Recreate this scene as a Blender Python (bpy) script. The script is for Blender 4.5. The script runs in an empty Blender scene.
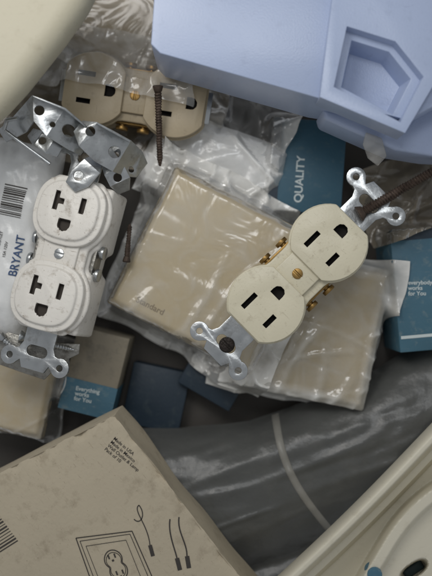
import bpy, bmesh, math, random
from mathutils import Vector, Matrix, Euler, noise
K = 0.0485          # one modelling unit in metres
HC = 8.0            # camera height in units
m = 1/48.5          # millimetre in units
R = math.radians
sc = bpy.context.scene
col = sc.collection
random.seed(5)
def P(px, py, z):
    s = (HC-z)/HC
    return Vector(((px-216)/100*s, (288-py)/100*s, z))
def lin(c):
    return tuple(((v/255)/12.92 if v/255 <= 0.04045 else ((v/255+0.055)/1.055)**2.4) for v in c)+(1,)

# ------------------------------------------------------------------ materials
def nn(nt, t, **kw):
    n = nt.nodes.new(t)
    for k, v in kw.items(): setattr(n, k, v)
    return n
def mat(name, c, rough=.45, var=.12, vs=2.5, dirt=.0, dc=(60, 48, 34), ds=14, bump=.15, bs=40, metal=0, spec=.4, coat=0, dist=.01, thr=.58, speck=0, wid=.16, scuff=0):
    M = bpy.data.materials.new(name); M.use_nodes = True
    nt = M.node_tree; L = nt.links; b = nt.nodes['Principled BSDF']
    tc = nn(nt, 'ShaderNodeTexCoord')
    n1 = nn(nt, 'ShaderNodeTexNoise'); n1.inputs['Scale'].default_value = vs; n1.inputs['Detail'].default_value = 6
    L.new(tc.outputs['Object'], n1.inputs['Vector'])
    mx = nn(nt, 'ShaderNodeMix', data_type='RGBA')
    cl = lin(c)
    mx.inputs[6].default_value = tuple(v*(1-var) for v in cl[:3])+(1,)
    mx.inputs[7].default_value = tuple(min(1, v*(1+var)) for v in cl[:3])+(1,)
    L.new(n1.outputs['Fac'], mx.inputs[0])
    out = mx.outputs[2]
    def layer(out, scale, amt, t0, w, det=8, stretch=None):
        n2 = nn(nt, 'ShaderNodeTexNoise'); n2.inputs['Scale'].default_value = scale; n2.inputs['Detail'].default_value = det; n2.inputs['Roughness'].default_value = .7
        if stretch:
            mp = nn(nt, 'ShaderNodeMapping'); mp.inputs['Scale'].default_value = stretch; mp.inputs['Rotation'].default_value = (0, 0, .6)
            L.new(tc.outputs['Object'], mp.inputs[0]); L.new(mp.outputs[0], n2.inputs['Vector'])
        else: L.new(tc.outputs['Object'], n2.inputs['Vector'])
        rp = nn(nt, 'ShaderNodeValToRGB'); rp.color_ramp.elements[0].position = t0; rp.color_ramp.elements[1].position = t0+w
        L.new(n2.outputs['Fac'], rp.inputs['Fac'])
        ml = nn(nt, 'ShaderNodeMath', operation='MULTIPLY'); ml.inputs[1].default_value = amt
        L.new(rp.outputs['Color'], ml.inputs[0])
        m2 = nn(nt, 'ShaderNodeMix', data_type='RGBA'); m2.inputs[7].default_value = lin(dc)
        L.new(ml.outputs[0], m2.inputs[0]); L.new(out, m2.inputs[6]); return m2.outputs[2]
    if dirt > 0: out = layer(out, ds, dirt, thr, wid)
    if speck > 0: out = layer(out, 45, speck, .66, .06, 3)
    if scuff > 0: out = layer(out, 6, scuff, .62, .1, 4, (1, 9, 1))
    L.new(out, b.inputs['Base Color'])
    mr = nn(nt, 'ShaderNodeMapRange'); mr.inputs['To Min'].default_value = max(.05, rough-.12); mr.inputs['To Max'].default_value = rough+.12
    L.new(n1.outputs['Fac'], mr.inputs['Value']); L.new(mr.outputs[0], b.inputs['Roughness'])
    b.inputs['Metallic'].default_value = metal; b.inputs['Specular IOR Level'].default_value = spec
    b.inputs['Coat Weight'].default_value = coat; b.inputs['Coat Roughness'].default_value = .2
    if bump > 0:
        n3 = nn(nt, 'ShaderNodeTexNoise'); n3.inputs['Scale'].default_value = bs; n3.inputs['Detail'].default_value = 5
        L.new(tc.outputs['Object'], n3.inputs['Vector'])
        bp = nn(nt, 'ShaderNodeBump'); bp.inputs['Strength'].default_value = bump; bp.inputs['Distance'].default_value = dist*K
        L.new(n3.outputs['Fac'], bp.inputs['Height']); L.new(bp.outputs[0], b.inputs['Normal'])
    return M
def film(name, tint=(235, 235, 230), haze=.15, hc=(220, 222, 220), gloss=.1, rough=.16, bs=7, bstr=.6, dist=.05, fk=.5, cloud=0):
    M = bpy.data.materials.new(name); M.use_nodes = True
    nt = M.node_tree; L = nt.links
    for n in list(nt.nodes): nt.nodes.remove(n)
    o = nn(nt, 'ShaderNodeOutputMaterial'); tc = nn(nt, 'ShaderNodeTexCoord')
    n1 = nn(nt, 'ShaderNodeTexNoise'); n1.inputs['Scale'].default_value = bs; n1.inputs['Detail'].default_value = 3; n1.inputs['Distortion'].default_value = .8
    L.new(tc.outputs['Object'], n1.inputs['Vector'])
    bp = nn(nt, 'ShaderNodeBump'); bp.inputs['Strength'].default_value = bstr; bp.inputs['Distance'].default_value = dist*K
    L.new(n1.outputs['Fac'], bp.inputs['Height'])
    tr = nn(nt, 'ShaderNodeBsdfTransparent'); tr.inputs[0].default_value = lin(tint)
    df = nn(nt, 'ShaderNodeBsdfDiffuse'); df.inputs[0].default_value = lin(hc); L.new(bp.outputs[0], df.inputs['Normal'])
    at = nn(nt, 'ShaderNodeAttribute'); at.attribute_name = 'haze'
    ad = nn(nt, 'ShaderNodeMath', operation='MULTIPLY_ADD'); ad.inputs[1].default_value = 1.0; ad.inputs[2].default_value = haze; ad.use_clamp = True
    L.new(at.outputs['Fac'], ad.inputs[0]); hz = ad.outputs[0]
    if cloud:
        n2 = nn(nt, 'ShaderNodeTexNoise'); n2.inputs['Scale'].default_value = 3.2; n2.inputs['Detail'].default_value = 7; n2.inputs['Distortion'].default_value = 1.4
        L.new(tc.outputs['Object'], n2.inputs['Vector'])
        rp = nn(nt, 'ShaderNodeMapRange'); rp.inputs['From Min'].default_value = .42; rp.inputs['From Max'].default_value = .78; rp.inputs['To Max'].default_value = cloud
        L.new(n2.outputs['Fac'], rp.inputs['Value'])
        a3 = nn(nt, 'ShaderNodeMath', operation='ADD'); a3.use_clamp = True; L.new(hz, a3.inputs[0]); L.new(rp.outputs[0], a3.inputs[1]); hz = a3.outputs[0]
    m1 = nn(nt, 'ShaderNodeMixShader'); L.new(hz, m1.inputs[0]); L.new(tr.outputs[0], m1.inputs[1]); L.new(df.outputs[0], m1.inputs[2])
    gl = nn(nt, 'ShaderNodeBsdfGlossy'); gl.inputs['Roughness'].default_value = rough; L.new(bp.outputs[0], gl.inputs['Normal'])
    lw = nn(nt, 'ShaderNodeLayerWeight'); lw.inputs[0].default_value = .25; L.new(bp.outputs[0], lw.inputs['Normal'])
    a2 = nn(nt, 'ShaderNodeMath', operation='MULTIPLY_ADD'); a2.inputs[1].default_value = fk; a2.inputs[2].default_value = gloss; a2.use_clamp = True
    L.new(lw.outputs['Fresnel'], a2.inputs[0])
    m2 = nn(nt, 'ShaderNodeMixShader'); L.new(a2.outputs[0], m2.inputs[0]); L.new(m1.outputs[0], m2.inputs[1]); L.new(gl.outputs[0], m2.inputs[2])
    L.new(m2.outputs[0], o.inputs[0])
    return M

IVORY = mat('ivory_plastic', (207, 200, 176), .34, .08, 1.6, .4, (124, 106, 78), 11, .15, 50, thr=.56, speck=.65, scuff=.35)
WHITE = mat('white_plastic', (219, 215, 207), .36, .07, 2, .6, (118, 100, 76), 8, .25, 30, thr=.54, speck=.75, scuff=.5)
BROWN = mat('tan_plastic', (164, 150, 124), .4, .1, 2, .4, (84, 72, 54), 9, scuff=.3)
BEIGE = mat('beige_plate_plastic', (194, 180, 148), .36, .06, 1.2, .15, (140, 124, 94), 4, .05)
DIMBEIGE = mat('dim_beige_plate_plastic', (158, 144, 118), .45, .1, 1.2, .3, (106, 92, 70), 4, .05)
CREAM = mat('cream_plastic', (209, 203, 184), .42, .05, 1.2, .25, (158, 146, 120), 5, .15, 30, thr=.57, speck=.4, scuff=.2)
CREAM2 = mat('dull_cream_plastic', (188, 182, 161), .5, .06, 1.2, .25, (140, 130, 106), 5, .15, 30, thr=.56, speck=.35, scuff=.2)
BLUE = mat('pale_blue_plastic', (164, 177, 204), .32, .06, 1.2, .25, (122, 132, 156), 5, .15, 60, thr=.56, speck=.4, scuff=.3, spec=.5)
DARK = mat('slot_shade_dark', (24, 20, 17), .8, .2, 3, bump=0)  # near-black inside the slots, their depth shade put into the colour
GREYSLOT = mat('slot_shade_grey', (62, 56, 50), .8, .2, 3, bump=0)  # paler painted shade for the shallow slots of the white outlet
STEEL = mat('galvanised_steel', (178, 181, 182), .32, .22, 6, .6, (96, 88, 78), 7, .14, 24, metal=.92, thr=.52, dist=.02, wid=.22, scuff=.4)
DULL = mat('tarnished_steel', (150, 148, 142), .42, .24, 6, .6, (82, 72, 62), 8, .4, 24, metal=.8, thr=.5, dist=.02)
BRASS = mat('brass', (150, 120, 72), .42, .2, 6, .5, (70, 52, 30), 12, .15, metal=.9)
RUST = mat('rusty_steel', (84, 71, 62), .6, .35, 8, .7, (44, 36, 31), 10, .7, 22, metal=.5, thr=.46, dist=.02)
DKSCREW = mat('dark_screw', (48, 42, 38), .5, .3, 8, .6, (26, 22, 20), 10, .6, 22, metal=.6, thr=.46, dist=.03)
TEAL = mat('teal_carton', (70, 108, 126), .5, .18, 3, .6, (132, 144, 142), 9, .2, 30, thr=.54, scuff=.55)
DTEAL = mat('muted_teal_carton', (60, 96, 114), .5, .16, 3, .45, (104, 120, 122), 9, .2, 30, thr=.55, scuff=.45)
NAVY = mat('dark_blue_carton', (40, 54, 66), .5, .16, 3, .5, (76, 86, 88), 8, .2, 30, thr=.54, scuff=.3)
GAPTEAL = mat('dark_teal_gap', (38, 54, 58), .6, .2, 3, bump=0)
WORN = mat('worn_greyish_tan_carton', (136, 128, 112), .7, .16, 3, .6, (96, 92, 84), 7, .25, 30, thr=.5, wid=.2, scuff=.6)
CARD = mat('grey_beige_cardboard', (180, 169, 147), .8, .08, 2, .5, (122, 108, 88), 5.5, .4, 24, thr=.54, speck=.55, wid=.2, scuff=.5)
INK = mat('black_ink', (62, 58, 54), .7, .2, 6, bump=0)
BLUEINK = mat('blue_ink', (62, 84, 120), .6, .1, 3, bump=0)
WINK = mat('white_ink', (204, 214, 214), .6, .1, 3, bump=0)
TANINK = mat('faded_brown_ink', (128, 112, 82), .6, .1, 3, bump=0)
GREYBAG = mat('dull_grey_plastic_film', (84, 85, 83), .32, .2, 2.0, .35, (112, 111, 106), 3.0, .25, 9, spec=.45, dist=.03, wid=.3, thr=.5, scuff=.2)
SEAM = mat('bag_seam', (138, 136, 129), .4, .15, 3)
FLOOR = mat('bin_plastic_gap_shade', (76, 72, 67), .6, .25, 3, bump=.3, bs=10)  # floor colour darkened to stand for shade in the gaps between items
PACKET = mat('white_packet_film', (220, 221, 220), .28, .04, 3, .12, (168, 168, 164), 5, .3, 9, coat=.25, dist=.03)
WRAP = film('clear_wrap', (248, 246, 242), .07, (232, 231, 226), .055, .17, 2.2, .5, .06, .5, cloud=.22)
WBAG = film('milky_bag_film', (232, 232, 230), .8, (232, 232, 229), .06, .22, 2.6, .5, .07, .4, cloud=.2)
DBAG = film('smoky_bag_film', (206, 198, 184), .2, (158, 148, 130), .045, .2, 2.6, .5, .08, .4, cloud=.25)

# ------------------------------------------------------------------ builders
def thing(name, label, cat, loc=(0, 0, 0), rot=(0, 0, 0), group=None):
    o = bpy.data.objects.new(name, None); col.objects.link(o)
    o.empty_display_size = .1
    o.location = loc; o.rotation_euler = tuple(R(a) for a in rot)
    o['label'] = label; o['category'] = cat
    if group: o['group'] = group
    return o
def mw(o):
    return Matrix.LocRotScale(o.location, o.rotation_euler, None) if o else Matrix()
def smooth(me, ang=38):
    for p in me.polygons: p.use_smooth = True
    me.set_sharp_from_angle(angle=R(ang))
def mk(name, bm, mats, parent=None, bevel=0, seg=3, cut=None, dark=None, ang=38):
    me = bpy.data.meshes.new(name)
    bmesh.ops.recalc_face_normals(bm, faces=bm.faces)
    bm.to_mesh(me); bm.free()
    if not isinstance(mats, (list, tuple)): mats = [mats]
    for x in mats: me.materials.append(x)
    o = bpy.data.objects.new(name, me); col.objects.link(o)
    tmp = None
    if cut:
        cm = bpy.data.meshes.new('cut'); bmesh.ops.recalc_face_normals(cut, faces=cut.faces); cut.to_mesh(cm); cut.free()
        tmp = bpy.data.objects.new('cut', cm); col.objects.link(tmp)
        md = o.modifiers.new('b', 'BOOLEAN'); md.object = tmp; md.operation = 'DIFFERENCE'; md.solver = 'EXACT'
        bake(o)
        bpy.data.objects.remove(tmp); bpy.data.meshes.remove(cm)
        if dark:
            for p in o.data.polygons:
                if dark(p.center, p.normal): p.material_index = 1
    if bevel:
        md = o.modifiers.new('v', 'BEVEL'); md.width = bevel; md.segments = seg; md.limit_method = 'ANGLE'; md.angle_limit = R(35)
        bake(o)
    smooth(o.data, ang)
    if parent: o.parent = parent
    return o
def bake(o):
    dg = bpy.context.evaluated_depsgraph_get()
    me = bpy.data.meshes.new_from_object(o.evaluated_get(dg))
    old = o.data; o.modifiers.clear(); o.data = me; me.name = o.name
    bpy.data.meshes.remove(old)
def prism(bm, pts, z0, z1):
    a = [bm.verts.new((x, y, z0)) for x, y in pts]; b = [bm.verts.new((x, y, z1)) for x, y in pts]
    n = len(pts)
    bm.faces.new(a[::-1]); bm.faces.new(b)
    for i in range(n): bm.faces.new((a[i], a[(i+1) % n], b[(i+1) % n], b[i]))
def loft(bm, rings):
    vr = [[bm.verts.new(p) for p in r] for r in rings]; n = len(vr[0])
    bm.faces.new(vr[0][::-1]); bm.faces.new(vr[-1])
    for a, b in zip(vr, vr[1:]):
        for i in range(n): bm.faces.new((a[i], a[(i+1) % n], b[(i+1) % n], b[i]))
def slab(bm, pts, zs, th, off=Vector((0, 0, 0))):
    if not isinstance(zs, (list, tuple)): zs = [zs]*len(pts)
    b = [P(x, y, z)-off for (x, y), z in zip(pts, zs)]
    vb = [bm.verts.new(v) for v in b]; va = [bm.verts.new(v-Vector((0, 0, th))) for v in b]
    n = len(pts)
    bm.faces.new(va[::-1]); bm.faces.new(vb)
    for i in range(n): bm.faces.new((va[i], va[(i+1) % n], vb[(i+1) % n], vb[i]))
def cyl(bm, p0, p1, r0, r1=None, n=20):
    p0 = Vector(p0); p1 = Vector(p1); d = p1-p0
    q = d.to_track_quat('Z', 'Y').to_matrix().to_4x4()
    bmesh.ops.create_cone(bm, cap_ends=True, segments=n, radius1=r0, radius2=r0 if r1 is None else r1, depth=d.length, matrix=Matrix.Translation((p0+p1)/2) @ q)
def box(bm, x0, x1, y0, y1, z0, z1):
    prism(bm, [(x0, y0), (x1, y0), (x1, y1), (x0, y1)], z0, z1)
def circ(cx, cy, r, a0=0, a1=360, n=16):
    return [(cx+r*math.cos(R(a0+(a1-a0)*i/n)), cy+r*math.sin(R(a0+(a1-a0)*i/n))) for i in range(n+(0 if a1-a0 >= 360 else 1))]
def thread(bm, p0, p1, r, pitch=.026, depth=.24, n=16, rough=0):
    p0 = Vector(p0); p1 = Vector(p1); d = p1-p0; L = d.length
    q = d.to_track_quat('Z', 'Y')
    N = int(L/pitch*6); rings = []
    for i in range(N+1):
        t = i/N; ring = []
        for j in range(n):
            ph = (t*L/pitch - j/n) % 1
            a = 2*math.pi*j/n
            wear = max(0, min(1, .75+noise.noise(Vector((t*L*4, a, r*50)))*.9)) if rough else 1
            rr = r*(1-.18*t)*(1-depth*wear*abs(2*ph-1)*1.2)*(1 if t < .9 else 1-(t-.9)*6)
            rr *= 1+rough*noise.noise(Vector((math.cos(a)*2, math.sin(a)*2, t*L*9)))
            ring.append(bm.verts.new(p0+q @ Vector((rr*math.cos(a), rr*math.sin(a), t*L))))
        rings.append(ring)
    for a, b in zip(rings, rings[1:]):
        for j in range(n): bm.faces.new((a[j], a[(j+1) % n], b[(j+1) % n], b[j]))
    bm.faces.new(rings[0][::-1]); bm.faces.new(rings[-1])
def text(body, size, M, parent, loc, rot=0, name='printed_text', sx=1, spacing=.9, align='LEFT', bold=.012):
    cu = bpy.data.curves.new('t', 'FONT'); cu.body = body; cu.size = size; cu.space_line = spacing; cu.align_x = align; cu.offset = size*bold
    t = bpy.data.objects.new('t', cu); col.objects.link(t)
    dg = bpy.context.evaluated_depsgraph_get()
    me = bpy.data.meshes.new_from_object(t.evaluated_get(dg))
    bpy.data.objects.remove(t); bpy.data.curves.remove(cu)
    me.transform(Matrix.Translation(loc) @ Matrix.Rotation(R(rot), 4, 'Z') @ Matrix.Diagonal((sx, 1, 1, 1)))
    me.materials.clear(); me.materials.append(M)
    o = bpy.data.objects.new(name, me); col.objects.link(o); o.parent = parent
    return o
def ribbon(bm, pts, w, z):
    pts = [Vector((x, y, z)) for x, y in pts]
    prev = None
    for i, p in enumerate(pts):
        a = pts[max(0, i-1)]; b = pts[min(len(pts)-1, i+1)]
        t = (b-a).normalized(); nrm = Vector((-t.y, t.x, 0))*w/2
        cur = (bm.verts.new(p+nrm), bm.verts.new(p-nrm))
        if prev: bm.faces.new((prev[0], prev[1], cur[1], cur[0]))
        prev = cur
def drape(name, parent, c, rz, w, l, M, n=70, off=.02, wr=.025, ws=1.6, seed=0, iters=60, zmin=-.6, sag=.0015, hz=.25, edge=.15, drop=0, ragged=.06, creases=10, cw=.022, ch=.03, dirs=None, er=1.6, ew=2.2, flat=1.0, kh=.5):
    bpy.context.view_layer.update(); dg = bpy.context.evaluated_depsgraph_get()
    nx = n; ny = max(8, int(n*l/w)); cr, sr = math.cos(R(rz)), math.sin(R(rz))
    rnd = random.Random(seed)
    cl = []
    for _ in range(creases):
        a = R(rnd.choice(dirs)+rnd.uniform(-14, 14)) if dirs else rnd.uniform(0, math.pi)
        cl.append((c[0]+rnd.uniform(-.5, .5)*w, c[1]+rnd.uniform(-.5, .5)*l, math.cos(a), math.sin(a), rnd.uniform(.25, .8), rnd.uniform(.5, 1)*rnd.choice((1, 1, -.5)), rnd.uniform(.6, 1.9)*cw, rnd.uniform(-.25, .25)))
    X = []; h0 = []
    for j in range(ny+1):
        for i in range(nx+1):
            u = i/nx-.5; v = j/ny-.5
            rg = 1+ragged*noise.noise(Vector((u*5+seed, v*5, 3.1)))
            lx = u*w*rg; ly = v*l*(1+ragged*noise.noise(Vector((u*5, v*5+seed, 8.7))))
            x = c[0]+lx*cr-ly*sr; y = c[1]+lx*sr+ly*cr
            hit, loc, *_ = sc.ray_cast(dg, Vector((x, y, 6)), Vector((0, 0, -1)))
            z = max(loc.z if hit else zmin, zmin)
            X.append((x, y, u, v)); h0.append(z+off)
    Hh = h0[:]; W = nx+1
    for _ in range(iters):
        G = Hh[:]
        for j in range(ny+1):
            for i in range(nx+1):
                s = 0; k = 0
                for a, b in ((i-1, j), (i+1, j), (i, j-1), (i, j+1)):
                    if 0 <= a <= nx and 0 <= b <= ny: s += Hh[b*W+a]; k += 1
                G[j*W+i] = max(h0[j*W+i], s/k-sag)
        Hh = G
    inv = mw(parent).inverted() if parent else Matrix()
    bm = bmesh.new(); hv = []; vs = []
    for (x, y, u, v), z in zip(X, Hh):
        p = Vector((x*ws, y*ws, seed*7.3))
        und = noise.noise(p)*.5+.5
        k = 0; ka = 0
        for cx, cy, dx, dy, ln, am, wd, cv in cl:
            s = (x-cx)*dx+(y-cy)*dy; d = -(x-cx)*dy+(y-cy)*dx+cv*s*s
            if abs(s) < ln and abs(d) < wd*4:
                f = (1-(s/ln)**2)*math.exp(-(d/wd)**2); k += am*f; ka += abs(am)*f
        eu = max(0, (abs(u)-.5+edge)/edge); ev = max(0, (abs(v)-.5+edge*w/l)/(edge*w/l))
        e = max(eu, ev); fl_ = flat+(1-flat)*min(1, e*2)
        r2 = (1-min(1, abs(noise.noise(p*ew+Vector((3, 1, 0))))*3))**2
        z += wr*und + ch*k*fl_ + er*.02*e*r2 - drop*e*e
        vs.append(bm.verts.new(inv @ Vector((x, y, z))))
        hv.append(max(0, min(1, hz*(e*.75+e*r2*.6+ka*kh*fl_))))
    for j in range(ny):
        for i in range(nx): bm.faces.new((vs[j*W+i], vs[j*W+i+1], vs[(j+1)*W+i+1], vs[(j+1)*W+i]))
    o = mk(name, bm, M, parent, ang=180)
    at = o.data.attributes.new('haze', 'FLOAT', 'POINT')
    for i, h in enumerate(hv): at.data[i].value = h
    return o

# ------------------------------------------------------------------ duplex receptacle
def strap_pts(ends=True):
    if not ends: return [(x*m, y*m) for x, y in ((7.5, -36.5), (7.5, 36.5), (-7.5, 36.5), (-7.5, -36.5))]
    tr = [(7.5, 30), (7.5, 42), (9, 45)]+circ(12.5, 49.5, 4.4, -115, 150, 14)+[(7.2, 50.2), (5.6, 53.6)]
    tl = [(-x, y) for x, y in tr[::-1]]
    return [(x*m, y*m) for x, y in tr+tl+[(-x, -y) for x, y in tr]+[(-x, -y) for x, y in tl]]
def hourglass(r, h, waist, yc=19.5):
    a = math.degrees(math.asin(h/r))
    rt = circ(0, -yc, r, -a, a-12, 12)+[(waist, -4.6), (waist, 4.6)]+circ(0, yc, r, -a+12, a, 12)
    return [(x*m, y*m) for x, y in rt+[(-x, y) for x, y in rt[::-1]]]
def face_pts(yc, r, h, boxy, k=1):
    a = math.degrees(math.asin(h/r))
    if boxy:
        q = []
        for i in range(64):
            t = 2*math.pi*i/64; ex = 2/2.6
            q.append((r*k*math.copysign(abs(math.cos(t))**ex, math.cos(t)), h*1.1*k*math.copysign(abs(math.sin(t))**ex, math.sin(t))))
    else: q = circ(0, 0, r, -a, a, 20)+circ(0, 0, r, 180-a, 180+a, 20)
    return [(x*m, (y+yc)*m) for x, y in q]
def receptacle(label, M, loc, rot, g=1, tslot=False, strapM=STEEL, screwM=BRASS, boxy=False, D=DARK, ends=True):
    t = thing('duplex_receptacle', label, 'electrical outlet', loc, rot)
    bm = bmesh.new()
    if boxy: prism(bm, [(x*m, y*m) for x, y in ((16, -34), (16, -6), (13, -4), (13, 4), (16, 6), (16, 34), (-16, 34), (-16, 6), (-13, 4), (-13, -4), (-16, -6), (-16, -34))], -20*m, .2*m)
    else: prism(bm, hourglass(16.4, 14.6, 11.5), -20*m, .2*m)
    mk('housing', bm, M, t, (1.6 if boxy else .8)*m, 3)
    bm = bmesh.new()
    if boxy: prism(bm, hourglass(19, 15.8, 12.2), .1*m, 3*m)
    else: prism(bm, hourglass(17.9, 14.9, 12.4), .1*m, 2.3*m)
    mk('shoulder', bm, M, t, (1.2 if boxy else .7)*m, 3)
    bm = bmesh.new(); prism(bm, [(x*m, y*m) for x, y in ((8.5, -8), (8.5, 8), (-8.5, 8), (-8.5, -8))], 2*m, 4.4*m)
    mk('bridge', bm, M, t, .6*m, 3)
    top = 8.0 if boxy else 6.6
    for yc in (-19.5, 19.5):
        bm = bmesh.new()
        if boxy: loft(bm, [[(x, y, z*m) for x, y in face_pts(yc, 17, 14.1, True, k)] for k, z in ((1, 2.6), (1, 6.4), (.86, 6.4), (.83, 8.0))])
        else: prism(bm, face_pts(yc, 17, 14.1, False), 1.8*m, 6.6*m)
        c = bmesh.new(); zz = ((5.4 if boxy else 2.6)*m, 11*m)
        sl = []
        for sx, ln in ((-1, 8.2), (1, 6.6)):
            x0 = 6.35*sx; y0 = yc-4.2*g*(.8 if boxy else 1)
            s = (x0-1.05, x0+1.05, y0-ln/2, y0+ln/2); sl.append(s)
            if tslot and sx == -1:
                x0, x1, y0, y1 = s; ym = (y0+y1)/2; sl.append((x1, x1+2.6, ym-1.05, ym+1.05))
                prism(c, [(q[0]*m, q[1]*m) for q in ((x0, y0), (x1, y0), (x1, ym-1.05), (x1+2.6, ym-1.05), (x1+2.6, ym+1.05), (x1, ym+1.05), (x1, y1), (x0, y1))], *zz)
            else: box(c, s[0]*m, s[1]*m, s[2]*m, s[3]*m, *zz)
        yg = yc+(6 if boxy else 7)*g
        d = [(2.7, -1.6*g), (2.7, .6*g)]+[(2.7*math.cos(R(q)), (.6+2.7*math.sin(R(q)))*g) for q in range(20, 180, 20)]+[(-2.7, .6*g), (-2.7, -1.6*g)]
        prism(c, [(x*m, (y+yg)*m) for x, y in d], *zz)
        reg = [tuple(v*m for v in q) for q in sl]+[(-2.8*m, 2.8*m, (yg-3.6)*m, (yg+3.6)*m)]
        def isd(ce, no, reg=reg):
            return ce.z < (top-.2)*m and any(q[0]-.002 < ce.x < q[1]+.002 and q[2]-.002 < ce.y < q[3]+.002 for q in reg) and ce.z > 2.2*m
        mk('outlet_face', bm, [M, D], t, .7*m, 3, cut=c, dark=isd)
    bm = bmesh.new(); prism(bm, strap_pts(ends), -.7*m, .7*m)
    c = bmesh.new()
    for s in (-1, 1):
        for sx in (-1, 1): cyl(c, (12.5*sx*m, 49.5*s*m, -3*m), (12.5*sx*m, 49.5*s*m, 3*m), 1.5*m)
        prism(c, [(x*m, (y+45*s)*m) for x, y in circ(2.6, 0, 2.5, -90, 90, 8)+circ(-2.6, 0, 2.5, 90, 270, 8)], -3*m, 3*m)
    mk('mounting_strap', bm, strapM, t, .25*m, 2, cut=c if ends else None)
    bm = bmesh.new(); cyl(bm, (0, 0, 4*m), (0, 0, 5*m), 2.4*m)
    c = bmesh.new(); box(c, -3*m, 3*m, -.4*m, .4*m, 4.5*m, 6*m)
    mk('center_screw', bm, [screwM, DARK], t, .25*m, 2, cut=c)
    xo = 1.6 if boxy else 0
    for sx in (-1, 1):
        bm = bmesh.new(); hy = 8 if boxy else 9
        box(bm, min(sx*(12+xo)*m, sx*(13.4+xo)*m), max(sx*(12+xo)*m, sx*(13.4+xo)*m), -hy*m, hy*m, -9*m, -1.2*m)
        pl = mk('terminal_plate', bm, DULL if boxy else screwM, t, .2*m, 2)
        for y in (-5.2, 5.2):
            bm = bmesh.new(); cyl(bm, (sx*(13+xo)*m, y*m, -4.2*m), (sx*(14.6+xo)*m, y*m, -4.2*m), 1.6*m)
            cyl(bm, (sx*(14.4+xo)*m, y*m, -4.2*m), (sx*(16.2+xo)*m, y*m, -4.2*m), 3*m)
            mk('terminal_screw', bm, screwM, pl, .25*m, 2)
    return t

def carton(label, c, ztop, w, l, h, rz, M, rx=0, ry=0):
    p = P(c[0], c[1], ztop)
    t = thing('carton', label, 'carton', (p.x, p.y, ztop-h), (rx, ry, rz))
    bm = bmesh.new(); box(bm, -w/2, w/2, -l/2, l/2, 0, h)
    return t, mk('carton_body', bm, M, t, .015, 2)

# ------------------------------------------------------------------ setting
FZ = -.75
bm = bmesh.new(); N = 60; vs = []
for j in range(N+1):
    for i in range(N+1):
        x = (i/N-.5)*9; y = (j/N-.5)*10
        vs.append(bm.verts.new((x, y, FZ+.05*noise.noise(Vector((x*1.5, y*1.5, 0))))))
for j in range(N):
    for i in range(N): bm.faces.new((vs[j*(N+1)+i], vs[j*(N+1)+i+1], vs[(j+1)*(N+1)+i+1], vs[(j+1)*(N+1)+i]))
fl = mk('bin_floor', bm, FLOOR, ang=180); fl['kind'] = 'structure'

# ------------------------------------------------------------------ cartons at the bottom of the heap
t, cb = carton('teal carton printed QUALITY under the pale blue box', (307, 166), -.16, .76, .95, .56, -4, DTEAL)
text('QUALITY', .115, WINK, cb, (-.03, -.38, .565), 90, bold=.02)
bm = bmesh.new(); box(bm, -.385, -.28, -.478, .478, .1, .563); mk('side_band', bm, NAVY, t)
t, cb = carton('teal carton printed for You at the right edge', (438, 288), .05, .86, 1.22, .76, 5, TEAL)
text('everybody\nworks\nfor You', .057, WINK, cb, (-.295, .06, .765), -4, spacing=.95, bold=.02)
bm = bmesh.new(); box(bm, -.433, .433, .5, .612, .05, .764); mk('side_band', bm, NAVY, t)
bm = bmesh.new(); ribbon(bm, [(-.41, -.46), (.41, -.46)], .03, .764); mk('printed_line', bm, WINK, cb)
t, cb = carton('worn greyish tan carton with teal printed edge below the white outlet', (94, 373), -.12, .54, .85, .6, -14, WORN)
bm = bmesh.new(); box(bm, -.273, .273, -.428, -.1, .02, .604); mk('printed_band', bm, TEAL, t)
text('Everything\nworks\nfor You', .058, WINK, cb, (-.14, -.21, .608), 4, bold=.02)
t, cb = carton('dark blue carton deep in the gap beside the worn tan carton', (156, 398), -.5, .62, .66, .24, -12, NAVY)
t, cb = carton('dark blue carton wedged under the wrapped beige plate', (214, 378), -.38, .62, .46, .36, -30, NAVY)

# dim wrapped plate, tan outlet and bags at the top
def plate_thing(label, c, z, w, l, rz, rx, ry, seed, txt=None, wm=.22, th=.13, hz=.8, wr=.03, creases=9, ch=.03, dirs=None, cw=.032, er=3, ew=2.4, PM=BEIGE, n=140, flat=.45):
    p = P(c[0], c[1], z)
    t = thing('wrapped_wall_plate', label, 'wall plate', p, (rx, ry, rz))
    bm = bmesh.new()
    loft(bm, [[(sx*(w/2-i), sy*(l/2-i), zz) for sx, sy in ((-1, -1), (1, -1), (1, 1), (-1, 1))] for i, zz in ((0, 0), (0, th*.45), (.07, th))])
    pl = mk('plate', bm, PM, t, .022, 3)
    if txt: text(txt, .085, TANINK, pl, (-w/2+.26, -l/2+.14, th+.003), 0)
    drape('plastic_wrap', t, (p.x, p.y), rz, w+wm*2, l+wm*2, WRAP, n=n, off=.01, wr=wr, ws=1.3, seed=seed, zmin=FZ+.1, iters=45, hz=hz, edge=.14, sag=.001, creases=creases, cw=cw, ch=ch, dirs=dirs, er=er, ew=ew, flat=flat, kh=.4)
    return t
b = P(112, 84, 0)
o = drape('plastic_bag', None, (b.x, b.y), -8, 2.3, 1.6, DBAG, n=90, off=.04, wr=.1, ws=1.5, seed=3, zmin=-.45, hz=.3, creases=16, cw=.05, ch=.05)
o['label'] = 'smoky crumpled bag under the tan outlet at top left'; o['category'] = 'plastic bag'
b = P(250, 112, 0)
o = drape('plastic_bag', None, (b.x, b.y), -24, 1.0, .8, WRAP, n=70, off=.03, wr=.09, ws=1.7, seed=83, zmin=-.42, hz=.4, creases=10, cw=.045, ch=.05)
o['label'] = 'clear film in the gap just below the pale blue box'; o['category'] = 'plastic bag'
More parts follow.
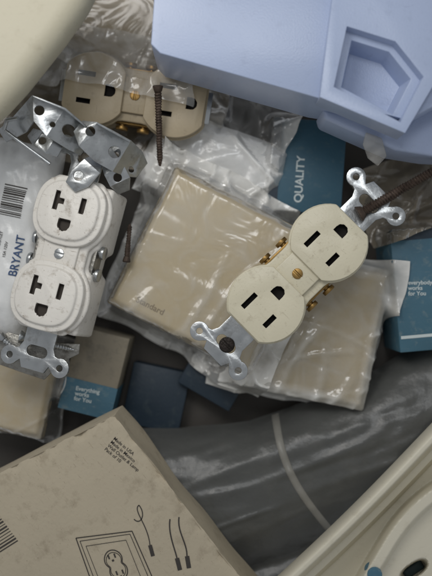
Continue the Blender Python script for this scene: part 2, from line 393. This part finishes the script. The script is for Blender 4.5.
plate_thing('dim beige plate in wrap in the gap between cream cover and blue box', (116, 24), -.28, 1.15, .85, -24, 0, 0, 71, wm=.12, hz=.45, creases=8, PM=DIMBEIGE, n=80)
b = P(211, 167, 0)
o = drape('plastic_bag', None, (b.x, b.y), -22, 1.4, .95, WBAG, n=130, off=.03, wr=.09, ws=1.5, seed=9, zmin=-.2, hz=.35, drop=.15, creases=18, cw=.04, ch=.045, er=2.2, ew=1.7)
o['label'] = 'milky white crumpled bag behind the beige wall plate'; o['category'] = 'plastic bag'
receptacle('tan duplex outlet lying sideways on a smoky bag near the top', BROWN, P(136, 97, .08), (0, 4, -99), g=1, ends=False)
b = P(120, 62, 0)
o = drape('plastic_bag', None, (b.x, b.y), -12, 1.6, .66, WRAP, n=80, off=.015, wr=.05, ws=1.4, seed=61, zmin=-.3, hz=.12, creases=9, cw=.045, ch=.04, iters=50)
o['label'] = 'thin clear film lying over the upper edge of the tan outlet'; o['category'] = 'plastic bag'
b = P(413, 192, 0)
o = drape('plastic_bag', None, (b.x, b.y), 20, 1.0, .8, DBAG, n=70, off=.03, wr=.07, ws=1.6, seed=15, zmin=-.4, hz=.3, creases=14, cw=.04, ch=.05, iters=20)
o['label'] = 'smoky film at the right edge under the long rusty screw'; o['category'] = 'plastic bag'

# ------------------------------------------------------------------ wrapped wall plates
plate_thing('beige wall plate in wrinkled wrap, under and right of the ivory outlet', (304, 325), -.16, 1.52, 1.46, -12, 0, 0, 21, hz=1.0, creases=26, ch=.048, dirs=(40, 65, 20, -12), wm=.1, er=4.2, ew=2.6, flat=.5, cw=.03)
plate_thing('beige wall plate marked Standard, in clear wrap left of the ivory outlet', (212, 270), 0, 1.58, 1.52, -27, 0, 0, 33, txt='Standard', hz=1.0, creases=18, ch=.044, dirs=(35, 60, -27), er=4.2, ew=2.6, wm=.21, flat=.4, cw=.034)
plate_thing('dull beige plate in wrap at the left edge below the white outlet', (10, 385), -.25, .92, .95, -12, 0, 0, 41, hz=.6, creases=9, wm=.1, n=90)

# white packet with bar code
p = P(-2, 235, .1)
t = thing('plastic_packet', 'white plastic packet with bar code at the left edge', 'packet', p, (0, -4, -12))
def on_packet(x, y, e=0):
    u, v = x/.48, y/.95
    return .22*max(0, (1-u**4)*(1-v**4))**.6+.05*noise.noise(Vector((u*2.4, v*4, 1)))+.012*noise.noise(Vector((u*8+v*5, v*8, 4)))+e
bm = bmesh.new(); n = 60; vs = []
for j in range(n+1):
    for i in range(n+1):
        u = i/n*2-1; v = j/n*2-1
        vs.append(bm.verts.new((u*.48, v*.95, on_packet(u*.48, v*.95))))
W = n+1
for j in range(n):
    for i in range(n): bm.faces.new((vs[j*W+i], vs[j*W+i+1], vs[(j+1)*W+i+1], vs[(j+1)*W+i]))
fr = bmesh.ops.extrude_face_region(bm, geom=bm.faces[:])
for v in fr['geom']:
    if isinstance(v, bmesh.types.BMVert): v.co.z = -.08-(v.co.z*.6)
pk = mk('packet_film', bm, PACKET, t, ang=180)
bm = bmesh.new(); y = .2
random.seed(8)
while y < .5:
    w_ = random.choice([.006, .01, .016])
    pv = None
    for k in range(9):
        x = .04+.22*k/8
        a = bm.verts.new((x, y, on_packet(x, y, .008))); b_ = bm.verts.new((x, y+w_, on_packet(x, y+w_, .008)))
        if pv: bm.faces.new((pv[0], a, b_, pv[1]))
        pv = (a, b_)
    y += w_+random.choice([.008, .012, .018])
mk('bar_code', bm, INK, pk)
for body, size, sx_, sy_, M_ in (('BRYANT', .105, .33, -.36, BLUEINK), ('DUPLEX OUTLET', .038, .12, -.25, INK), ('15A 125V', .038, .19, -.2, INK)):
    o = text(body, size, M_, pk, (0, 0, 0), 0)
    for v in o.data.vertices:
        x, y = v.co.x, v.co.y
        x, y = sx_-y, sy_+x
        v.co = Vector((x, y, on_packet(x, y, .012)))

# ------------------------------------------------------------------ grey bag: rounded bundle under film, sweeping to the right edge
def ytop(px):
    return 428 - 10*max(0, (px-180)/100) - 26*max(0, (px-250)/100) - 20*max(0, (px-330)/100)**1.3 + 1.5*noise.noise(Vector((px/30, 0, 8)))
rb_ = random.Random(11); BF = []
for _ in range(26):
    a = rb_.choice((-.34, -.34, -.42, -.25))+rb_.uniform(-.1, .1)
    BF.append((rb_.uniform(180, 430), rb_.uniform(400, 570), math.cos(a), math.sin(a), rb_.uniform(50, 150), rb_.uniform(-.4, 1)*.028, rb_.uniform(2, 6), rb_.uniform(-.0015, .0015)))
def bagz(px, py):
    d = (py-ytop(px))*.95
    s = (d-78)/78
    tube = -.62+.64*max(0, 1-min(1, abs(s))**2.4)**.55
    s2 = (d-194)/70
    tube2 = -.62+.52*max(0, 1-min(1, abs(s2))**2.6)**.55
    z = .05*math.log(math.exp(tube/.05)+math.exp(tube2/.05)+math.exp(-.5/.05))
    k = min(1, max(0, d)/26)
    for cx, cy, dx, dy, ln, am, wd, cv in BF:
        s = (px-cx)*dx+(py-cy)*dy; q = -(px-cx)*dy+(py-cy)*dx+cv*s*s
        if abs(s) < ln and abs(q) < wd*4: z += am*(1-(s/ln)**2)*math.exp(-(q/wd)**2)*k
    z += .06*noise.noise(Vector((px/90, d/50, 5)))*k+.014*noise.noise(Vector((px/30, d/16, 6)))*k+.006*noise.noise(Vector((px/13, py/15, 2)))*k
    return z
t = thing('plastic_bag', 'dark grey rounded bundle under film, pale band across, lower right', 'plastic bag', (0, 0, FZ))
bm = bmesh.new(); vs = []; NX, NY = 220, 200
for j in range(NY+1):
    for i in range(NX+1):
        px = 90+410*i/NX; py = ytop(px)+(680-ytop(px))*(j/NY)**1.2
        q = P(px, py, bagz(px, py)); q.z -= FZ; vs.append(bm.verts.new(q))
W = NX+1
for j in range(NY):
    for i in range(NX): bm.faces.new((vs[j*W+i], vs[j*W+i+1], vs[(j+1)*W+i+1], vs[(j+1)*W+i]))
mk('bag_film', bm, GREYBAG, t, ang=180)
bm = bmesh.new(); prev = None
for k in range(91):
    s = k/90; px = 275+58*s-13*math.sin(s*math.pi); py = 414+120*s
    row = []
    for d, dz in ((-3.6, .0), (-2.9, .013), (2.9, .013), (3.6, .0)):
        z = bagz(px+d, py-d*.35)+dz; q = P(px+d, py-d*.35, z); q.z -= FZ; row.append(bm.verts.new(q))
    if prev:
        for a in range(3): bm.faces.new((prev[a], prev[a+1], row[a+1], row[a]))
    prev = row
mk('seam', bm, SEAM, t, ang=180)

# flat steel plate under the lower end of the white outlet
p = P(26, 349, .3)
t = thing('steel_plate', 'flat grey steel plate under the lower strap of the white outlet', 'metal plate', p)
bm = bmesh.new(); slab(bm, [(-8, 340), (8, 332), (40, 342), (80, 344), (79, 354), (62, 362), (44, 380), (20, 372), (-8, 362)], [.4, .42, .4, .36, .36, .36, .37, .4, .4], .03, p)
mk('plate_body', bm, DULL, t, .008, 2)

# ------------------------------------------------------------------ the two main outlets
receptacle('white duplex outlet with grimy face on the left, steel ears at both ends', WHITE, P(63, 255, .54), (-2, -13, -14), g=-1, tslot=True, screwM=STEEL, boxy=True, D=GREYSLOT)
t = receptacle('ivory duplex outlet lying on the wrapped wall plate, brass side screws', IVORY, P(297, 274, .56), (2, -3, -45.5), g=1)
bm = bmesh.new(); cyl(bm, (.6*m, -45*m, -4*m), (.6*m, -45*m, .5*m), 2*m); cyl(bm, (.6*m, -45*m, .72*m), (.6*m, -45*m, 1.8*m), 3.7*m, 3.1*m)
c = bmesh.new(); box(c, -4*m, 5*m, -45.6*m, -44.4*m, 1.1*m, 3*m)
mk('mounting_screw', bm, DKSCREW, t, .2*m, 2, cut=c)

# ------------------------------------------------------------------ bent steel bracket of overlapping straps above the white outlet
off = P(75, 140, .5)
t = thing('steel_bracket', 'bent galvanised steel bracket with holes and tabs above the white outlet', 'bracket', off)
def hole(c, px, py, r):
    q = P(px, py, .65)-off; cyl(c, q-Vector((0, 0, .6)), q+Vector((0, 0, .6)), r)
path = []
def edge(i, k):
    a = path[max(0, i-1)]; b_ = path[min(len(path)-1, i+1)]; dx, dy = b_[0]-a[0], b_[1]-a[1]; L = math.hypot(dx, dy)
    x, y, z, w_ = path[i]
    return (x+dy/L*w_/2*k, y-dx/L*w_/2*k, z)
def strap_strip(holes):
    bm = bmesh.new(); lo = []; hi = []
    for i in range(len(path)):
        row = [P(*edge(i, k))-off for k in (1, -1)]
        hi.append([bm.verts.new(v) for v in row]); lo.append([bm.verts.new(v-Vector((0, 0, .03))) for v in row])
    for i in range(len(path)-1):
        a, b_ = hi[i], hi[i+1]; c_, d_ = lo[i], lo[i+1]
        bm.faces.new((a[0], a[1], b_[1], b_[0])); bm.faces.new((c_[0], d_[0], d_[1], c_[1]))
        bm.faces.new((a[0], b_[0], d_[0], c_[0])); bm.faces.new((a[1], c_[1], d_[1], b_[1]))
    bm.faces.new((hi[0][0], lo[0][0], lo[0][1], hi[0][1])); bm.faces.new((hi[-1][0], hi[-1][1], lo[-1][1], lo[-1][0]))
    c = bmesh.new()
    for h in holes: hole(c, *h)
    return mk('strap_plate', bm, STEEL, t, .009, 2, cut=c, ang=25)
def fold(i0, i1, h):
    bm = bmesh.new(); prev = None
    for i in range(i0, i1+1):
        x, y, z = edge(i, 1); x2, y2, z2 = edge(i, .86)
        cur = [bm.verts.new(P(x, y, z+h)-off), bm.verts.new(P(x2, y2, z+h)-off), bm.verts.new(P(x2, y2, z-.01)-off), bm.verts.new(P(x, y, z-.01)-off)]
        if prev:
            for k in range(4): bm.faces.new((prev[k], prev[(k+1) % 4], cur[(k+1) % 4], cur[k]))
        else: bm.faces.new(cur)
        prev = cur
    bm.faces.new(prev[::-1]); mk('folded_edge', bm, STEEL, t, .008, 2)
path = [(2, 136, .55, 14), (20, 124, .8, 20), (33, 108, .94, 26), (56, 122, .9, 34), (78, 138, .74, 30), (88, 146, .64, 24)]
strap_strip([(72, 134, .055), (46, 117, .045), (58, 130, .026)]); fold(2, 4, .14)
path = [(78, 126, .84, 14), (88, 134, .88, 30), (104, 146, .8, 36), (122, 156, .72, 36), (134, 164, .56, 30), (142, 170, .48, 18)]
strap_strip([(94, 136, .045), (116, 154, .055), (130, 168, .026)]); fold(1, 3, .12)
path = [(98, 158, .68, 12), (92, 166, .74, 22), (80, 178, .74, 24), (70, 187, .72, 14)]
strap_strip([(80, 177, .045)])
path = [(60, 152, .7, 12), (50, 146, .74, 18), (38, 138, .72, 18), (30, 132, .6, 10)]
strap_strip([(44, 142, .035)])
path = [(104, 150, .6, 14), (114, 170, .64, 22), (120, 182, .6, 22), (124, 192, .5, 12)]
strap_strip([(117, 177, .04)])
bm = bmesh.new(); pp = [P(18, 118, .9)-off, P(7, 120, .84)-off, P(4, 130, .78)-off, P(20, 142, .76)-off, P(50, 164, .72)-off]
for a, b_ in zip(pp, pp[1:]): cyl(bm, a, b_, .018, n=10)
mk('wire_clip', bm, STEEL, t)

# screws
def screw(label, a, b_, r, M, head=None, rough=0):
    t = thing('screw', label, 'screw', a)
    bm = bmesh.new(); thread(bm, (0, 0, 0), b_-a, r, rough=rough, depth=.3 if rough else .22); mk('shank', bm, M, t, ang=40)
    if head:
        d = (b_-a).normalized()
        bm = bmesh.new(); cyl(bm, -d*.06, Vector((0, 0, 0)), head, r); mk('head', bm, M, t, .01, 2)
    return t
screw('rusty long screw pointing right from the ivory outlet', P(364, 211, .66), P(456, 158, .72), .05, RUST, .08, rough=.12)
screw('dark rusty screw standing upright beside the white bag', P(158, 92, .42), P(160, 166, .14), .036, RUST, .052, rough=.15)
screw('small steel screw under the lower end of the white outlet', P(26, 338, .45), P(74, 350, .41), .034, STEEL, .065)
screw('short steel screw lying at the left end of the grey steel plate', P(4, 340, .47), P(28, 360, .45), .03, STEEL, .055)
screw('small rusty screw sticking out right of the white outlet', P(127, 256, .25), P(130, 224, .22), .028, RUST, .042, rough=.15)

# ------------------------------------------------------------------ pale blue box
off = P(300, 60, .3)
t = thing('electrical_box', 'pale blue plastic electrical box lying on its side at top right', 'electrical box', off)
bm = bmesh.new(); slab(bm, [(158, -60), (520, -60), (520, 60), (408, 120), (330, 100), (318, 98), (160, 53), (151, 44)], 1.2, .78, off)
c2 = [(334, 87), (347, 27), (395, 42), (423, 77), (400, 122)]
def rec(zt, zb, k0, k1):
    c = bmesh.new(); top = [P(x, y, zt)-off for x, y in c2]; ce = sum(top, Vector())/5
    a_ = [c.verts.new((ce.x+(v.x-ce.x)*k0, ce.y+(v.y-ce.y)*k0, zb-off.z)) for v in top]; b2 = [c.verts.new((ce.x+(v.x-ce.x)*k1, ce.y+(v.y-ce.y)*k1, 1.8-off.z)) for v in top]
    c.faces.new(a_[::-1]); c.faces.new(b2)
    for i in range(5): c.faces.new((a_[i], a_[(i+1) % 5], b2[(i+1) % 5], b2[i]))
    return c
mk('box_body', bm, BLUE, t, .02, 4, cut=rec(1.31, .92, .7, 1.0))
bm = bmesh.new(); slab(bm, [(320, 97), (340, -60), (520, -60), (520, 60), (440, 74), (405, 133)], 1.32, .3, off)
mk('mounting_tab', bm, BLUE, t, .022, 4, cut=rec(1.31, .7, .96, 1.05))
bm = bmesh.new(); slab(bm, [(322, 108), (345, 114), (404, 130), (440, 80), (520, 70), (520, 160), (432, 156), (395, 150), (345, 128), (325, 119)], .8, .5, off)
mk('lower_flange', bm, BLUE, t, .035, 4)
bm = bmesh.new(); slab(bm, [(366, 132), (382, 138), (387, 156), (378, 166), (368, 158), (363, 144)], [.84, .84, .8, .76, .76, .82], .025, off)
mk('clear_tab', bm, WRAP, t, .01, 2)

# ------------------------------------------------------------------ cream cover top left
off = P(10, 20, .5)
t = thing('plastic_cover', 'blurred cream plastic cover in the top left corner', 'plastic cover', off)
bm = bmesh.new(); slab(bm, [(-90, -90), (120, -90), (94, -20), (84, 2), (60, 36), (22, 84), (0, 108), (-90, 180)], 1.35, .42, off)
mk('cover_shell', bm, CREAM2, t, .17, 6)

# ------------------------------------------------------------------ cardboard carton bottom left
ZT = .72; CH = .66
A = P(114, 416, ZT)
t = thing('cardboard_carton', 'worn grey beige cardboard carton with wiring drawing at bottom left', 'carton', (A.x, A.y, ZT-CH), (0, 0, -52))
LX, LY = 2.7, 2.3; sk = .2
bm = bmesh.new(); prism(bm, [(0, 0), (LX, 0), (LX-sk*LY, -LY), (-sk*LY, -LY)], 0, CH)
bmesh.ops.subdivide_edges(bm, edges=bm.edges[:], cuts=60, use_grid_fill=True)
for v in bm.verts:
    d = .022*noise.noise(Vector((v.co.x*1.6, v.co.y*1.6, v.co.z*2)))
    if v.co.z < CH-.01: v.co.x += d; v.co.y += d*1.5
    else:
        ed = min(v.co.x-sk*v.co.y, -v.co.y)
        if ed < .05:       # crushed, scuffed edges
            n_ = noise.noise(Vector((v.co.x*4, v.co.y*4, 7)))+.6*noise.noise(Vector((v.co.x*13, v.co.y*13, 3)))
            v.co.z -= max(0, .02+.06*n_)*(1-ed/.06); v.co.x += .018*n_; v.co.y -= .018*n_
cb = mk('carton_body', bm, CARD, t, .02, 3)
Zp = CH+.004
Ainv = mw(t).inverted()
def lp(px, py):
    q = Ainv @ P(px, py, ZT); return (q.x, q.y)
x, y = lp(113, 439)
text('Made in USA\nMade in Mexico\nWall Outlet & Lamp\nPack of 10', .044, INK, cb, (x, y, Zp), 12, bold=.004, spacing=.95)
bm = bmesh.new()
def rb(pts, w=.009): ribbon(bm, [lp(*q) for q in pts], w, Zp)
rb([(76, 538), (132, 531)]); rb([(132, 531), (158, 590)]); rb([(76, 538), (98, 600)]); rb([(80, 541), (130, 534)], .006); rb([(130, 534), (154, 590)], .006); rb([(80, 541), (103, 602)], .006)
rb([(86, 546), (126, 540)], .005); rb([(126, 540), (146, 590)], .005); rb([(86, 546), (108, 602)], .005)
for ww, kk in ((.009, 1), (.006, .84)):      # lobed outlet outline
    L_ = []
    for a in range(0, 361, 6):
        r = (11.5+4.5*abs(math.cos(R(a)))**1.5-3*math.exp(-((a % 180-90)/22)**2))*kk
        gx, gy = r*math.cos(R(a)), r*.82*math.sin(R(a))
        L_.append((116+gx*.42-gy*.9, 565+gx*.9+gy*.42))
    rb(L_, ww)
for cx, cy in ((112, 557), (120, 573)):
    rb([(cx-4, cy-2), (cx-2.5, cy+2)], .014); rb([(cx+2, cy-3.5), (cx+3.5, cy+.5)], .014); rb([(cx+.5, cy+2.5), (cx+1.6, cy+4.2)], .02)
def bez(p0, p1, p2, p3, n=16):
    return [tuple((1-s)**3*a+3*(1-s)**2*s*b+3*(1-s)*s*s*c_+s**3*d for a, b, c_, d in zip(p0, p1, p2, p3)) for s in [k/n for k in range(n+1)]]
rb(bez((134, 519), (140, 526), (147, 515), (139, 505))); rb(bez((139, 505), (132, 510), (148, 524), (150, 545)))
rb([(150, 545), (153, 556)], .035)
rb(bez((170, 519), (168, 533), (174, 546), (177, 558)), .012); rb(bez((179, 517), (177, 532), (187, 542), (187, 556)), .012)
rb([(177, 558), (180, 570)], .04); rb([(187, 556), (189, 568)], .04)
mk('wiring_drawing', bm, INK, cb)
bm = bmesh.new()
for k in range(12):
    a = (2+k*1.8, 512+k*2.4); ribbon(bm, [lp(a[0]-4, a[1]+2), lp(a[0]-26, a[1]+16)], random.choice([.006, .01, .015]), Zp)
mk('bar_code', bm, INK, cb)

# ------------------------------------------------------------------ cream moulding bottom right: rounded rim, stepped recess, raised inner body, small dark opening, blue label
off = P(400, 530, .3)
t = thing('plastic_cover', 'cream moulded plastic frame with rounded rim and stepped recess at bottom right', 'plastic cover', off)
def sst(a, b_, x):
    x = min(1, max(0, (x-a)/(b_-a))); return x*x*(3-2*x)
def smin(a, b_, k=10):
    h = max(0, min(1, .5+.5*(b_-a)/k)); return b_+(a-b_)*h-k*h*(1-h)
def mz(px, py, s, d):
    rim = .45+.47*math.sqrt(max(0, 1-((max(d, 0)-11)/11)**2)) if d < 11 else .92
    z = rim - .22*sst(14, 19, d) - .18*sst(25, 29, d)         # rounded rim, stepped recess
    dA = (px-400)*.56+(py-505)*.83; dB = (px-400)*.86+(py-505)*.51
    di = smin(dA, dB, 16)
    z += .46*sst(-3, 6, di)                                   # raised inner body
    z -= .10*sst(15, 20, di)                                  # panel sunk inside its rim
    hx, hy = (px-414)*.83-(py-570)*.56, (px-414)*.56+(py-570)*.83
    hh = (abs(hx/15)**2.4+abs(hy/7)**2.4)**(1/2.4)
    z -= .25*(1-sst(.8, 1.1, hh))                             # small opening
    return z
bm = bmesh.new(); NS, ND = 310, 240; vs = []
for j in range(ND+1):
    for i in range(NS+1):
        s = -60+420*i/NS; d = max(0, (j-1)*.9)
        wob = 2.5*math.sin(s/70)
        px = 262+s*.715+(d+wob)*.70; py = 590-s*.70+(d+wob)*.715
        z = mz(px, py, s, d) if j > 0 else .1
        vs.append(bm.verts.new(P(px, py, z)-off))
W = NS+1
for j in range(ND):
    for i in range(NS): bm.faces.new((vs[j*W+i], vs[j*W+i+1], vs[(j+1)*W+i+1], vs[(j+1)*W+i]))
mk('moulding_shell', bm, CREAM, t, ang=50)
bm = bmesh.new(); pts = []
for hx, hy in ((-11, -5), (11, -5), (11, 5), (-11, 5)): pts.append((414+hx*.83+hy*.56, 570-hx*.56+hy*.83))
slab(bm, pts, .68, .05, off)
mk('dark_interior', bm, GAPTEAL, t, .03, 3)
bm = bmesh.new(); slab(bm, [(x, y) for x, y in circ(375, 575, 7.5, n=24)], 1.0, .16, off)
mk('blue_label', bm, TEAL, t, .008, 2)

# ------------------------------------------------------------------ camera, light, world
for o in list(bpy.data.objects):
    if o.parent is None:
        o.location = o.location*K; o.scale = (K, K, K)
cam = bpy.data.cameras.new('camera'); co = bpy.data.objects.new('camera', cam); col.objects.link(co)
co.location = (0, 0, HC*K); cam.sensor_fit = 'VERTICAL'; cam.sensor_height = 24; cam.lens = 24*HC/5.76
cam.clip_start = .01; cam.clip_end = 10
cam.dof.use_dof = True; cam.dof.focus_distance = (HC-.6)*K; cam.dof.aperture_fstop = 4
sc.camera = co
def area(name, loc, size, power, c):
    l = bpy.data.lights.new(name, 'AREA'); l.size = size*K; l.energy = power; l.color = c
    o = bpy.data.objects.new(name, l); col.objects.link(o); o.location = Vector(loc)*K
    o.rotation_euler = (-Vector(loc)).to_track_quat('-Z', 'Y').to_euler()
area('key_lamp', (-2.6, 4.0, 6.4), 3.2, .49, (1, .98, .95))
area('highlight_lamp', (.6, 3.2, 8.6), 1.8, .21, (.96, .98, 1))  # added lamp for highlights on film and steel, not a real window
w = bpy.data.worlds.new('World'); sc.world = w; w.use_nodes = True
bg = w.node_tree.nodes['Background']; bg.inputs[0].default_value = (.93, .96, 1, 1); bg.inputs[1].default_value = .35
sc.view_settings.view_transform = 'Standard'; sc.view_settings.look = 'None'; sc.view_settings.exposure = 0
